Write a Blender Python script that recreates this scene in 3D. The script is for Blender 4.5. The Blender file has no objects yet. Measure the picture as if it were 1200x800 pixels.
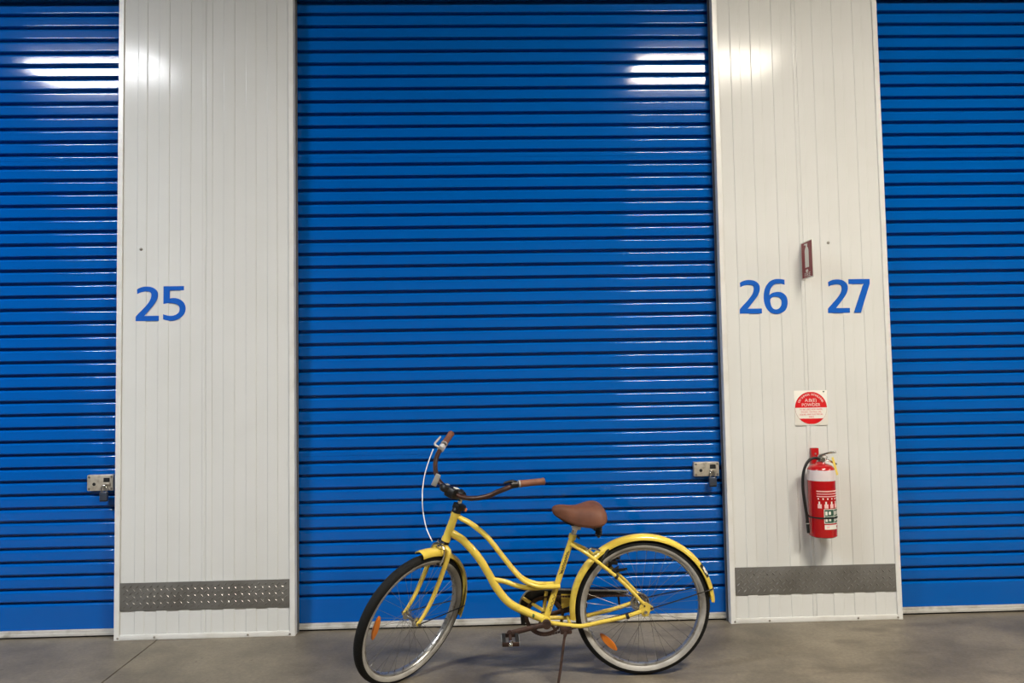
import bpy, bmesh, math, random
from mathutils import Vector, Matrix
random.seed(7)
PI = math.pi
SC = bpy.context.scene
COL = SC.collection

# ------------------------------------------------------------------ camera
FPX = 903.0
YAW, PITCH, ROLL = 0.0294805, 0.0517423, -0.0178601
CAM = Vector((0.0, -4.437996, 1.401962))
def cam_axes():
    cy, sy, cp, sp, cr, sr = math.cos(YAW), math.sin(YAW), math.cos(PITCH), math.sin(PITCH), math.cos(ROLL), math.sin(ROLL)
    r = Vector((cy, -sy, 0)); f = Vector((sy*cp, cy*cp, sp)); u = r.cross(f)
    return cr*r+sr*u, -sr*r+cr*u, f
CR, CU, CF = cam_axes()
cd = bpy.data.cameras.new('camera'); cam = bpy.data.objects.new('camera', cd); COL.objects.link(cam)
cd.sensor_width = 36.0; cd.lens = FPX/1200*36.0; cd.clip_start = 0.05
m = Matrix((CR, CU, -CF)).transposed().to_4x4(); m.translation = CAM
cam.matrix_world = m
SC.camera = cam
def ray(px, py): return (CF*FPX+CR*(px-600)-CU*(py-400)).normalized()
def at(px, py, Y):
    """the point seen at a pixel on the plane Y = const (parallel to the wall)"""
    d = ray(px, py); return CAM+d*((Y-CAM.y)/d.y)

# ------------------------------------------------------------------ light and exposure
w = bpy.data.worlds.new('world'); SC.world = w; w.use_nodes = True
w.node_tree.nodes['Background'].inputs[0].default_value = (0, 0, 0, 1)
w.node_tree.nodes['Background'].inputs[1].default_value = 0.0
SC.view_settings.view_transform = 'Standard'; SC.view_settings.look = 'None'
SC.view_settings.exposure = 0.0; SC.view_settings.gamma = 1.0; SC.view_settings.use_curve_mapping = False
LAMP_POWER = 141.0
LAMPS = [('left', -4.12, (0.94, 0.97, 1.0)), ('right', 2.40, (1.0, 0.925, 0.79)), ('far_right', 8.9, (1.0, 0.92, 0.78))]
LAMP_Y, LAMP_Z = -3.70, 4.85

# ------------------------------------------------------------------ materials
def lin(c):
    return tuple((x/255/12.92 if x/255 <= 0.04045 else ((x/255+0.055)/1.055)**2.4) for x in c)+(1.0,)
MATS = {}
def mat(name, col, rough=0.5, metal=0.0, var=None, scale=8.0, amount=0.35, bump=0.0, bscale=40.0, rvar=0.0, coat=0.0, detail=4.0, spec=0.5, stretch=None):
    """principled material; var = second colour mixed in by a noise mask"""
    mt = bpy.data.materials.new(name); mt.use_nodes = True; MATS[name] = mt
    nt = mt.node_tree; N, L = nt.nodes, nt.links; b = N['Principled BSDF']
    b.inputs['Base Color'].default_value = lin(col); b.inputs['Roughness'].default_value = rough
    b.inputs['Metallic'].default_value = metal; b.inputs['Coat Weight'].default_value = coat
    b.inputs['Specular IOR Level'].default_value = spec
    tc = N.new('ShaderNodeTexCoord'); mp = N.new('ShaderNodeMapping'); L.new(tc.outputs['Object'], mp.inputs[0])
    if stretch: mp.inputs['Scale'].default_value = stretch
    if var is not None:
        n = N.new('ShaderNodeTexNoise'); n.inputs['Scale'].default_value = scale; n.inputs['Detail'].default_value = detail
        L.new(mp.outputs[0], n.inputs['Vector'])
        r = N.new('ShaderNodeValToRGB'); r.color_ramp.elements[0].position = 0.62-amount*0.5; r.color_ramp.elements[1].position = 0.62+0.12
        L.new(n.outputs['Fac'], r.inputs[0])
        mx = N.new('ShaderNodeMix'); mx.data_type = 'RGBA'
        mx.inputs['A'].default_value = lin(col); mx.inputs['B'].default_value = lin(var)
        L.new(r.outputs[0], mx.inputs['Factor']); L.new(mx.outputs['Result'], b.inputs['Base Color'])
        if rvar:
            mr = N.new('ShaderNodeMapRange'); mr.inputs['To Min'].default_value = rough; mr.inputs['To Max'].default_value = rough+rvar
            L.new(n.outputs['Fac'], mr.inputs['Value']); L.new(mr.outputs[0], b.inputs['Roughness'])
    if bump:
        n2 = N.new('ShaderNodeTexNoise'); n2.inputs['Scale'].default_value = bscale; n2.inputs['Detail'].default_value = 3
        L.new(mp.outputs[0], n2.inputs['Vector'])
        bp = N.new('ShaderNodeBump'); bp.inputs['Strength'].default_value = bump; bp.inputs['Distance'].default_value = 0.004
        L.new(n2.outputs['Fac'], bp.inputs['Height']); L.new(bp.outputs[0], b.inputs['Normal'])
    return mt
def emit(name, col, strength):
    mt = bpy.data.materials.new(name); mt.use_nodes = True; nt = mt.node_tree
    b = nt.nodes['Principled BSDF']; b.inputs['Base Color'].default_value = (0.8, 0.8, 0.8, 1)
    b.inputs['Emission Color'].default_value = col+(1,); b.inputs['Emission Strength'].default_value = strength
    return mt

mat('white_panel', (208, 208, 206), 0.13, var=(203, 203, 200), scale=2.0, amount=0.5, spec=0.14)
mat('white_trim', (214, 213, 210), 0.30, var=(202, 199, 192), scale=6, amount=0.3)
mat('blue_steel', (0, 87, 172), 0.08, var=(0, 83, 166), scale=1.5, amount=0.5, spec=0.42)
mat('alu', (205, 202, 197), 0.35, 0.3, var=(165, 160, 150), scale=14, amount=0.3)
mat('black_rubber', (12, 12, 13), 0.7)
mat('guide_steel', (112, 114, 118), 0.5, 0.3)
mat('checker_plate', (122, 120, 116), 0.30, 0.35, var=(106, 103, 98), scale=5, amount=0.4)
mat('number_blue', (0, 84, 180), 0.6, spec=0.2)
mat('screw_steel', (150, 145, 138), 0.35, 0.9)
mat('ceiling_white', (72, 73, 75), 0.7)
mat('plain_wall', (105, 105, 103), 0.6)
mat('lamp_housing', (90, 90, 90), 0.6)
mat('joint_filler', (62, 58, 52), 0.85)
mat('yellow_paint', (217, 189, 76), 0.25, var=(188, 160, 58), scale=16, amount=0.12, coat=0.3, bump=0.015, bscale=60)
mat('yellow_worn', (214, 186, 78), 0.32, var=(150, 120, 60), scale=120, amount=0.02, coat=0.2, detail=2)
mat('tyre', (9, 9, 8), 0.75, spec=0.3, var=(18, 16, 14), scale=60, amount=0.3, bump=0.6, bscale=220)
mat('whitewall', (162, 158, 152), 0.55, var=(118, 114, 108), scale=9, amount=0.35)
mat('rim_alu', (178, 176, 172), 0.28, 0.85, var=(120, 112, 100), scale=30, amount=0.2)
mat('spoke_steel', (120, 116, 110), 0.35, 0.8)
mat('chrome', (205, 204, 200), 0.16, 1.0, var=(150, 120, 92), scale=60, amount=0.08)
mat('rust', (66, 43, 33), 0.65, 0.25, var=(40, 28, 24), scale=45, amount=0.5, bump=0.3, bscale=150)
mat('rusty_bar', (70, 42, 28), 0.38, 0.35, var=(40, 30, 24), scale=20, amount=0.5)
mat('black_steel', (20, 19, 18), 0.42, 0.3, var=(50, 36, 28), scale=30, amount=0.15)
mat('brown_leather', (108, 64, 42), 0.66, var=(86, 50, 34), scale=14, amount=0.5, bump=0.15, bscale=90)
mat('brown_grip', (122, 76, 52), 0.62, var=(98, 60, 42), scale=30, amount=0.4, bump=0.2, bscale=180)
mat('orange_reflector', (204, 112, 14), 0.35, coat=0.6, bump=0.3, bscale=300)
mat('clear_reflector', (138, 138, 134), 0.4)
mat('cable_white', (214, 216, 216), 0.4)
mat('decal_black', (24, 22, 20), 0.5)
mat('decal_white', (230, 228, 220), 0.5)
mat('decal_green', (62, 96, 52), 0.5)
mat('red_enamel', (164, 8, 14), 0.22, coat=0.4)
mat('red_print', (206, 8, 20), 0.4)
mat('dark_red_print', (132, 16, 30), 0.4)
mat('white_print', (222, 219, 211), 0.4)
mat('band_white', (214, 202, 204), 0.35)
mat('pink_print', (226, 180, 178), 0.45)
mat('green_print', (16, 70, 52), 0.45)
mat('hose_black', (12, 12, 13), 0.45)
mat('tag_yellow', (222, 196, 90), 0.5)
mat('lock_plate', (196, 188, 174), 0.35, 0.45, var=(160, 150, 136), scale=40, amount=0.3)
mat('padlock_body', (84, 92, 108), 0.32, 0.7)
mat('dirt', (70, 60, 48), 0.9)

def floor_material():
    mt = bpy.data.materials.new('concrete'); mt.use_nodes = True; MATS['concrete'] = mt
    nt = mt.node_tree; N, L = nt.nodes, nt.links; b = N['Principled BSDF']
    tc = N.new('ShaderNodeTexCoord')
    def noise(s, d, r=0.55, stretch=(1, 1, 1)):
        mp = N.new('ShaderNodeMapping'); mp.inputs['Scale'].default_value = stretch; L.new(tc.outputs['Object'], mp.inputs[0])
        n = N.new('ShaderNodeTexNoise'); n.inputs['Scale'].default_value = s; n.inputs['Detail'].default_value = d; n.inputs['Roughness'].default_value = r
        L.new(mp.outputs[0], n.inputs['Vector']); return n
    def ramp(n, a, c, ca, cb):
        r = N.new('ShaderNodeValToRGB'); r.color_ramp.elements[0].position = a; r.color_ramp.elements[1].position = c
        r.color_ramp.elements[0].color = ca; r.color_ramp.elements[1].color = cb; L.new(n.outputs['Fac'], r.inputs[0]); return r
    base = ramp(noise(1.6, 7, 0.65), 0.32, 0.68, lin((86, 79, 68)), lin((134, 124, 107)))
    stain = ramp(noise(2.2, 5, 0.6, (0.6, 1.6, 1)), 0.56, 0.72, (0, 0, 0, 1), (1, 1, 1, 1))
    fine = ramp(noise(55, 4, 0.7), 0.35, 0.7, (0.80, 0.80, 0.80, 1), (1.08, 1.08, 1.08, 1))
    spot = ramp(noise(26, 2, 0.5), 0.70, 0.76, (1, 1, 1, 1), (0.62, 0.58, 0.52, 1))
    m1 = N.new('ShaderNodeMix'); m1.data_type = 'RGBA'; m1.inputs['B'].default_value = lin((66, 57, 46))
    ms = N.new('ShaderNodeMath'); ms.operation = 'MULTIPLY'; ms.inputs[1].default_value = 0.7; L.new(stain.outputs[0], ms.inputs[0])
    L.new(ms.outputs[0], m1.inputs['Factor']); L.new(base.outputs[0], m1.inputs['A'])
    m2 = N.new('ShaderNodeMix'); m2.data_type = 'RGBA'; m2.blend_type = 'MULTIPLY'; m2.inputs['Factor'].default_value = 1
    L.new(m1.outputs['Result'], m2.inputs['A']); L.new(fine.outputs[0], m2.inputs['B'])
    m3 = N.new('ShaderNodeMix'); m3.data_type = 'RGBA'; m3.blend_type = 'MULTIPLY'; m3.inputs['Factor'].default_value = 1
    L.new(m2.outputs['Result'], m3.inputs['A']); L.new(spot.outputs[0], m3.inputs['B'])
    L.new(m3.outputs['Result'], b.inputs['Base Color'])
    b.inputs['Roughness'].default_value = 0.48
    bp = N.new('ShaderNodeBump'); bp.inputs['Strength'].default_value = 0.12; bp.inputs['Distance'].default_value = 0.004
    L.new(noise(70, 4).outputs['Fac'], bp.inputs['Height']); L.new(bp.outputs[0], b.inputs['Normal'])
floor_material()

# ------------------------------------------------------------------ mesh helpers
class MB:
    """collects vertices and faces for one mesh"""
    def __init__(s): s.v, s.f, s.mi = [], [], []
    def add(s, vs, fs, mi=0):
        o = len(s.v); s.v += [tuple(p) for p in vs]; s.f += [tuple(i+o for i in f) for f in fs]; s.mi += [mi]*len(fs); return s
    def box(s, x0, x1, y0, y1, z0, z1, mi=0, M=None):
        vs = [Vector((x, y, z)) for x in (x0, x1) for y in (y0, y1) for z in (z0, z1)]
        if M is not None: vs = [M @ p for p in vs]
        return s.add(vs, [(0, 1, 3, 2), (4, 6, 7, 5), (0, 4, 5, 1), (2, 3, 7, 6), (0, 2, 6, 4), (1, 5, 7, 3)], mi)
    def bbox(s, x0, x1, y0, y1, z0, z1, b=0.003, mi=0, M=None):
        """bevelled box"""
        bm = bmesh.new(); bmesh.ops.create_cube(bm, size=1)
        for v in bm.verts:
            v.co = Vector(((x0+x1)/2+v.co.x*(x1-x0), (y0+y1)/2+v.co.y*(y1-y0), (z0+z1)/2+v.co.z*(z1-z0)))
        bmesh.ops.bevel(bm, geom=list(bm.edges), offset=b, segments=2, affect='EDGES', profile=0.5)
        bm.verts.index_update()
        vs = [v.co.copy() for v in bm.verts]
        if M is not None: vs = [M @ p for p in vs]
        s.add(vs, [tuple(v.index for v in f.verts) for f in bm.faces], mi); bm.free(); return s
    def tube(s, pts, rad, n=12, mi=0, caps=True, flat=None):
        """tube along points; rad number or list"""
        P = [Vector(p) for p in pts]; k = len(P)
        R = rad if isinstance(rad, (list, tuple)) else [rad]*k
        T = [(P[min(i+1, k-1)]-P[max(i-1, 0)]).normalized() for i in range(k)]
        a = Vector((0, 0, 1)) if abs(T[0].z) < 0.9 else Vector((1, 0, 0))
        nrm = (a-T[0]*a.dot(T[0])).normalized(); vs = []
        for i in range(k):
            nrm = (nrm-T[i]*nrm.dot(T[i])).normalized(); bi = T[i].cross(nrm)
            for j in range(n):
                t = 2*PI*j/n; vs.append(P[i]+nrm*(R[i]*math.cos(t))+bi*(R[i]*math.sin(t)*(flat or 1)))
        fs = [(i*n+j, i*n+(j+1) % n, (i+1)*n+(j+1) % n, (i+1)*n+j) for i in range(k-1) for j in range(n)]
        if caps: fs += [tuple(range(n-1, -1, -1)), tuple((k-1)*n+j for j in range(n))]
        return s.add(vs, fs, mi)
    def lathe(s, prof, n=48, axis='Y', a0=0.0, a1=2*PI, mi=0, closed=False, c=(0, 0, 0), M=None):
        """prof: list of (radius, height along axis); angle measured from x towards z (axis Y) or x towards y (axis Z)"""
        full = abs(a1-a0-2*PI) < 1e-6; k = n if full else n+1; c = Vector(c); vs = []; m_ = len(prof)
        for i in range(k):
            t = a0+(a1-a0)*i/n
            for r, h in prof:
                p = Vector((r*math.cos(t), h, r*math.sin(t))) if axis == 'Y' else Vector((r*math.cos(t), r*math.sin(t), h))
                p = p+c
                vs.append(M @ p if M is not None else p)
        fs = []; e = m_ if closed else m_-1
        for i in range(n):
            j = (i+1) % k
            for q in range(e):
                q2 = (q+1) % m_; fs.append((i*m_+q, i*m_+q2, j*m_+q2, j*m_+q))
        if not full and closed: fs += [tuple(range(m_)), tuple((k-1)*m_+q for q in range(m_-1, -1, -1))]
        return s.add(vs, fs, mi)
    def prism(s, outline, y0, y1, mi=0, M=None):
        """polygon in x,z extruded in y (single outline)"""
        n = len(outline); vs = [Vector((x, y0, z)) for x, z in outline]+[Vector((x, y1, z)) for x, z in outline]
        if M is not None: vs = [M @ p for p in vs]
        fs = [tuple(range(n)), tuple(range(2*n-1, n-1, -1))]+[(i, i+n, (i+1) % n+n, (i+1) % n) for i in range(n)]
        return s.add(vs, fs, mi)
    def mesh(s, name, mats, smooth=40):
        me = bpy.data.meshes.new(name); me.from_pydata(s.v, [], s.f)
        if isinstance(mats, str): mats = [mats]
        for q in mats: me.materials.append(MATS[q])
        for p, i in zip(me.polygons, s.mi): p.material_index = i
        bm = bmesh.new(); bm.from_mesh(me); bmesh.ops.recalc_face_normals(bm, faces=bm.faces); bm.to_mesh(me); bm.free()
        if smooth:
            me.shade_smooth(); me.set_sharp_from_angle(angle=math.radians(smooth))
        me.update(); return me
    def build(s, name, mats, parent=None, M=None, smooth=40):
        return obj(name, s.mesh(name, mats, smooth), parent, M)
def obj(name, me, parent=None, M=None):
    o = bpy.data.objects.new(name, me); COL.objects.link(o)
    if parent is not None: o.parent = parent
    if M is not None: o.matrix_local = M
    return o
def tag(o, label, cat, group=None, kind=None):
    o['label'] = label; o['category'] = cat
    if group: o['group'] = group
    if kind: o['kind'] = kind
    return o
def empty(name, M=None):
    o = bpy.data.objects.new(name, None); COL.objects.link(o); o.empty_display_size = 0.1
    if M is not None: o.matrix_world = M
    return o
def TR(x, y, z): return Matrix.Translation((x, y, z))
def spline(pts, sub=6):
    P = [Vector(p) for p in pts]; out = []
    for i in range(len(P)-1):
        p0, p1, p2, p3 = P[max(i-1, 0)], P[i], P[i+1], P[min(i+2, len(P)-1)]
        for k in range(sub):
            t = k/sub
            out.append(0.5*((2*p1)+(p2-p0)*t+(2*p0-5*p1+4*p2-p3)*t*t+(3*p1-p0-3*p2+p3)*t*t*t))
    out.append(P[-1]); return out
def text_mesh(txt, size, ext=0.0003, align='CENTER', sx=1.0):
    """letters as a mesh lying in x,z facing -Y"""
    cu = bpy.data.curves.new('letters', 'FONT'); cu.body = txt; cu.size = size; cu.extrude = ext
    cu.align_x = align; cu.align_y = 'CENTER'; cu.resolution_u = 3
    o = bpy.data.objects.new('letters', cu); COL.objects.link(o)
    dg = bpy.context.evaluated_depsgraph_get(); me = bpy.data.meshes.new_from_object(o.evaluated_get(dg))
    bpy.data.objects.remove(o); bpy.data.curves.remove(cu)
    me.transform(Matrix.Scale(sx, 4, (1, 0, 0))); me.transform(Matrix.Rotation(PI/2, 4, 'X')); me.materials.clear(); return me

# ================================================================== THE SETTING
# floor: concrete slabs on a darker joint filler; a saw-cut joint runs out from the wall at X = -1.877
JX, JW = -1.877, 0.007
fl = MB().box(-16, 16, -8.4, 2.0, -0.12, -0.010).build('floor', 'joint_filler', smooth=0)
tag(fl, 'grey brown stained concrete floor with one saw-cut joint', 'floor', kind='structure')
for x0, x1 in ((-16, JX-JW/2), (JX+JW/2, 16)):
    MB().box(x0, x1, -8.4, 2.0, -0.010, 0.0).build('concrete_slab', 'concrete', fl, smooth=0)
ce = MB().box(-16, 16, -8.4, 2.0, 5.0, 5.1).build('ceiling', 'ceiling_white', smooth=0)
tag(ce, 'plain grey metal ceiling above the storage corridor', 'ceiling', kind='structure')
wb = MB().box(-16, 16, -8.5, -8.4, 0, 5.0).build('wall_back', 'plain_wall', smooth=0)
tag(wb, 'plain grey wall across the corridor, facing the roller doors', 'wall', kind='structure')
for nm, x0, x1 in (('wall_end_left', -16.1, -16.0), ('wall_end_right', 16.0, 16.1)):
    q = MB().box(x0, x1, -8.4, 2.0, 0, 5.0).build(nm, 'plain_wall', smooth=0)
    tag(q, 'plain grey end wall of the corridor by the %s' % ('low-numbered units' if x0 < 0 else 'high-numbered units'), 'wall', kind='structure')

# ---- white ribbed wall panels between the doors
RIB = 0.0035           # ribs stand proud of the sheet by this much; rib fronts lie at Y = 0
XL0, XL1, XR0, XR1 = -2.118, -1.115, 1.352, 2.347
WALL_H = 5.0
def trim_mesh(wd, z0, z1):
    pr = [(0, 0.046), (0, 0.002), (0.002, 0), (wd-0.002, 0), (wd, 0.002), (wd, 0.046)]
    mb = MB(); vs = [(x, y-0.006, z) for z in (z0, z1) for x, y in pr]; n = len(pr)
    mb.add(vs, [(i, i+1, i+1+n, i+n) for i in range(n-1)]+[tuple(range(n)), tuple(range(2*n-1, n-1, -1))])
    return mb
def screw(parent, x, y, z, r=0.006):
    mb = MB().lathe([(0, -0.004), (r*0.6, -0.004), (r, -0.0015), (r, 0.003)], n=10, axis='Y')
    mb.box(-r*0.7, r*0.7, -0.0045, -0.0038, -0.0007, 0.0007)
    return mb.build('screw', 'screw_steel', parent, TR(x, y, z))
def wall_panel(name, x0, x1, edges, label):
    """edges: x of the strip borders; recesses lie between edges[0]-[1], [2]-[3] ... and ribs between them"""
    root = MB().box(x0+0.004, x1-0.004, RIB, 0.040, 0.0, WALL_H).build(name, 'white_panel', smooth=0)
    tag(root, label, 'wall', kind='structure')
    MB().box(x0+0.075, x1-0.075, 0.0401, 0.30, 0.0, WALL_H).build('core', 'guide_steel', root, smooth=0)
    tw = 0.030
    for xx in (x0, x1-tw):
        trim_mesh(tw, 0.0, WALL_H).build('corner_trim', 'white_trim', root, TR(xx, 0, 0), smooth=20)
    inner0, inner1 = x0+tw, x1-tw
    mid = (x0+x1)/2
    for i in range(1, len(edges)-1, 2):
        a, b = edges[i], edges[i+1]
        spans = [(a, b)]
        if a < mid < b: spans = [(a, mid-0.0015), (mid+0.0015, b)]        # sheet joint in the middle rib
        for u, v in spans:
            e = 0.0022
            pr = [(u, RIB), (u+e*0.7, 0.0008), (u+e*1.6, 0.0), (u+e*2.4, 0.0), (v-e*2.4, 0.0), (v-e*1.6, 0.0), (v-e*0.7, 0.0008), (v, RIB)]
            n = len(pr); mb = MB(); vs = [(x, y, z) for z in (0.026, WALL_H) for x, y in pr]
            mb.add(vs, [(k, k+1, k+1+n, k+n) for k in range(n-1)]+[(n-1, 0, n, 2*n-1), tuple(range(n)), tuple(range(2*n-1, n-1, -1))])
            mb.build('panel_rib', 'white_panel', root, smooth=60)
    # bottom channel
    mb = MB(); mb.bbox(inner0, inner1, -0.005, 0.003, 0.0, 0.028, 0.0015); mb.build('base_trim', 'white_trim', root)
    for t in (0.008, 0.215, 0.745, 0.985): screw(root, x0+0.014+(x1-x0-0.028)*t, -0.006, 0.014 if 0.1 < t < 0.9 else 0.012)
    return root
EL = [-2.074, -2.01, -1.953, -1.889, -1.826, -1.763, -1.703, -1.639, -1.580, -1.519, -1.453, -1.392, -1.331, -1.270, -1.210, -1.146]
ER = [1.392, 1.456, 1.516, 1.577, 1.639, 1.706, 1.767, 1.829, 1.889, 1.951, 2.013, 2.072, 2.134, 2.196, 2.256, 2.321]
wl = wall_panel('wall_left', XL0, XL1, EL, 'white ribbed metal wall panel carrying the single number 25')
wr = wall_panel('wall_right', XR0, XR1, ER, 'white ribbed metal wall panel carrying numbers 26 and 27')
screw(wl, -1.984, RIB-0.004, 2.195, 0.009)
screw(wr, 2.000, RIB-0.004, 2.182, 0.009)
# wall pieces beyond the side doors and above the openings, out of the picture
for nm, x0, x1, lb in (('wall_far_left', -16, -4.60, 'plain white wall past the door beside number 25'), ('wall_far_right', 4.83, 16, 'plain white wall past the door beside number 27')):
    tag(MB().box(x0, x1, 0.0, 0.3, 0, WALL_H).build(nm, 'white_panel', smooth=0), lb, 'wall', kind='structure')
OPEN = [(-4.60, XL0), (XL1, XR0), (XR1, 4.83)]
for i, (x0, x1) in enumerate(OPEN):
    nb = ('door beside number 25', 'door between numbers 25 and 26', 'door beside number 27')[i]
    q = MB().box(x0, x1, 0.0, 0.04, 3.690, WALL_H).build('trim_%d' % (i+1), 'white_trim', smooth=0)
    tag(q, 'white lintel panel over the blue %s' % nb, 'lintel', kind='structure')

# ---- blue roller doors
P = 0.076; Z45 = 0.190; DY = 0.085        # rib pitch, height of the lowest groove, face plane
SHOULDER = [(.0190+.014*math.sin(math.radians(t)), .014*(1-math.cos(math.radians(t)))) for t in (0, 6, 12, 18, 24, 30, 36, 42)]+[(.0302, .0062), (.0314, .0110), (.0326, .0200), (.0338, .0290), (.0342, .0300)]
def slat_profile(seam=False):
    pr = [(-.0380, .0300), (-.0280, .0300), (-.0276, .0290), (-.0274, .0060), (-.0271, .0024), (-.0260, .0006), (-.0240, .0), (-.0220, 0.0)]
    if seam: pr += [(-.0020, 0.0), (-.0018, .0016), (.0005, .0016), (.0010, 0.0)]
    pr += [(.0170, 0.0)]+[(z, y) for z, y in SHOULDER]+[(.0380, .0300)]
    return pr
def slat_mesh(x0, x1, seam=False):
    pr = slat_profile(seam); n = len(pr); mb = MB()
    vs = [(x, y, z) for x in (x0, x1) for z, y in pr]
    mb.add(vs, [(i, i+1, i+1+n, i+n) for i in range(n-1)])
    me = mb.mesh('slat', 'blue_steel', 50)
    bm = bmesh.new(); bm.from_mesh(me); bm.normal_update()
    if sum(f.normal.y*f.calc_area() for f in bm.faces) > 0: bmesh.ops.reverse_faces(bm, faces=bm.faces)
    bm.to_mesh(me); bm.free(); return me
SEAMS = [(11,), (11, 34), (11, 22)]
DLAB = ['blue ribbed roller door beside the number 25 panel', 'wide blue ribbed roller door behind the yellow bicycle', 'blue ribbed roller door beside number 27, without a lock in view']
doors = []
for i, (x0, x1) in enumerate(OPEN):
    a, b = x0-0.05, x1+0.05
    # flat lower panel of the curtain is the door's own mesh
    mb = MB(); ztop = Z45-0.0055
    zt = Z45-0.038
    pr = [(0.040, 0.004), (0.043, 0.0), (zt+.0170, 0.0)]+[(zt+z, y) for z, y in SHOULDER]+[(zt+.0380, .0300)]
    n = len(pr); mb.add([(x, y, z) for x in (a, b) for z, y in pr], [(k, k+1, k+1+n, k+n) for k in range(n-1)])
    me = mb.mesh('lower_panel', 'blue_steel', 50)
    bm = bmesh.new(); bm.from_mesh(me); bm.normal_update()
    if sum(f.normal.y*f.calc_area() for f in bm.faces) > 0: bmesh.ops.reverse_faces(bm, faces=bm.faces)
    bm.to_mesh(me); bm.free()
    root = empty('door_%d' % (i+1), TR(0, DY, 0)); tag(root, DLAB[i], 'roller door', kind='structure')
    obj('lower_panel', me, root)
    doors.append(root)
    m0, m1 = slat_mesh(a, b), slat_mesh(a, b, True)
    for k in range(-5, 45):
        obj('slat', m1 if k in SEAMS[i] else m0, root, TR(0, 0, Z45+(45-k-0.5)*P))
    # bottom rail: two aluminium ledges and a rubber seal
    r_ = MB(); r_.bbox(a, b, -0.012, 0.012, 0.026, 0.041, 0.0015); r_.bbox(a, b, -0.020, 0.012, 0.010, 0.0255, 0.0015); r_.build('bottom_rail', 'alu', root)
    MB().box(a, b, -0.010, 0.010, 0.0005, 0.0095).build('rubber_seal', 'black_rubber', root, smooth=0)
    # backing behind the curtain, side guides
    MB().box(a, b, 0.031, 0.036, 0.0, 3.95).build('backing', 'guide_steel', root, smooth=0)
    for gx0, gx1 in ((x0-0.045, x0+0.005), (x1-0.005, x1+0.045)):
        MB().box(gx0, gx1, -0.030, -0.014, 0.0, 3.95).build('side_guide', 'guide_steel', root, smooth=0)

# ---- lock plates (fixed to the doors) and padlocks hanging in them
def lock(door, x0, x1, z0, z1, label):
    y0 = -0.034
    wd, ht = x1-x0, z1-z0
    lp = MB(); lp.bbox(x0, x1, y0, -0.0008, z0, z1, 0.004)
    p = lp.build('lock_plate', 'lock_plate', door)
    hx, hz = x0+wd*0.27, z0+ht*0.42
    MB().lathe([(0, -0.0015), (0.009, -0.0015), (0.010, 0.001)], n=14).build('keyhole_shade', 'black_rubber', p, TR(hx, y0, hz))  # flat black disc, colour stands in for the shade inside the keyhole
    MB().box(-0.017, 0.017, -0.0015, 0.001, -0.012, 0.012).build('slot_shade', 'black_rubber', p, TR(x0+wd*0.75, y0, z0+ht*0.68), smooth=0)  # solid black block painted as the dark of an open slot
    MB().bbox(-0.020, 0.020, -0.012, 0.001, -0.006, 0.004, 0.002).build('staple', 'lock_plate', p, TR(x0+wd*0.75, y0, z0+ht*0.46))
    for ax in (0.08, 0.93):
        for az in (0.13, 0.87):
            MB().lathe([(0, -0.003), (0.005, -0.003), (0.007, 0.001)], n=10).build('rivet', 'screw_steel', p, TR(x0+wd*ax, y0, z0+ht*az))
    # padlock: body, shackle, keyway cover
    cx, cz = x0+wd*0.70, z0-0.004
    root = empty('padlock', TR(cx, DY+y0-0.014, cz-0.033)); tag(root, label, 'padlock')
    MB().bbox(-0.022, 0.022, -0.011, 0.011, -0.015, 0.033, 0.005).build('lock_body', 'padlock_body', root)
    MB().tube(spline([(-0.014, 0, 0.03), (-0.014, 0, 0.055), (-0.008, 0.003, 0.067), (0.004, 0.004, 0.067), (0.012, 0.001, 0.055), (0.013, 0, 0.03)], 5), 0.004, 10).build('shackle', 'chrome', root)
    MB().bbox(-0.019, 0.019, -0.0125, 0.0125, -0.021, -0.012, 0.003).build('bottom_cap', 'black_steel', root)
lock(doors[1], 1.180, 1.327, 0.830, 0.912, 'small grey padlock hanging on the lock plate left of number 26 panel')
lock(doors[0], -2.302, -2.155, 0.822, 0.912, 'small grey padlock hanging on the lock plate beside number 25 panel')

# ---- checker plate kick strips
def kick_plate(x0, x1, z0, z1, label):
    wd, ht = x1-x0, z1-z0
    root = MB().bbox(0, wd, 0, 0.003, 0, ht, 0.0008).build('kick_plate', 'checker_plate', M=TR(x0, -0.0032, z0))
    tag(root, label, 'kick plate', 'checker plate kick strips')
    mb = MB(); p = 0.0375; nx = int((wd-0.02)/p); nz = int((ht-0.01)/p)
    for s in (0, 1):
        for i in range(nx+1-s):
            for j in range(nz+1-s):
                cx = (wd-nx*p)/2+(i+0.5*s)*p; cz = (ht-nz*p)/2+(j+0.5*s)*p
                M = TR(cx, 0, cz) @ Matrix.Rotation((PI/4 if s else -PI/4), 4, 'Y')
                l, h, d = 0.0135, 0.0042, 0.0034
                vs = [(-l, 0, 0), (0, 0, -h), (l, 0, 0), (0, 0, h), (-l*0.45, -d, 0), (l*0.45, -d, 0)]
                mb.add([M @ Vector(v) for v in vs], [(0, 1, 4), (1, 5, 4), (1, 2, 5), (2, 3, 5), (3, 4, 5), (3, 0, 4)])
    t = mb.build('raised_treads', 'checker_plate', root, smooth=0); t['kind'] = 'stuff'
    return root
kick_plate(-2.088, -1.143, 0.160, 0.314, 'grey checker plate strip low on the white panel under number 25')
kick_plate(1.384, 2.318, 0.160, 0.315, 'grey checker plate strip on the panel under the fire extinguisher')

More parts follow.
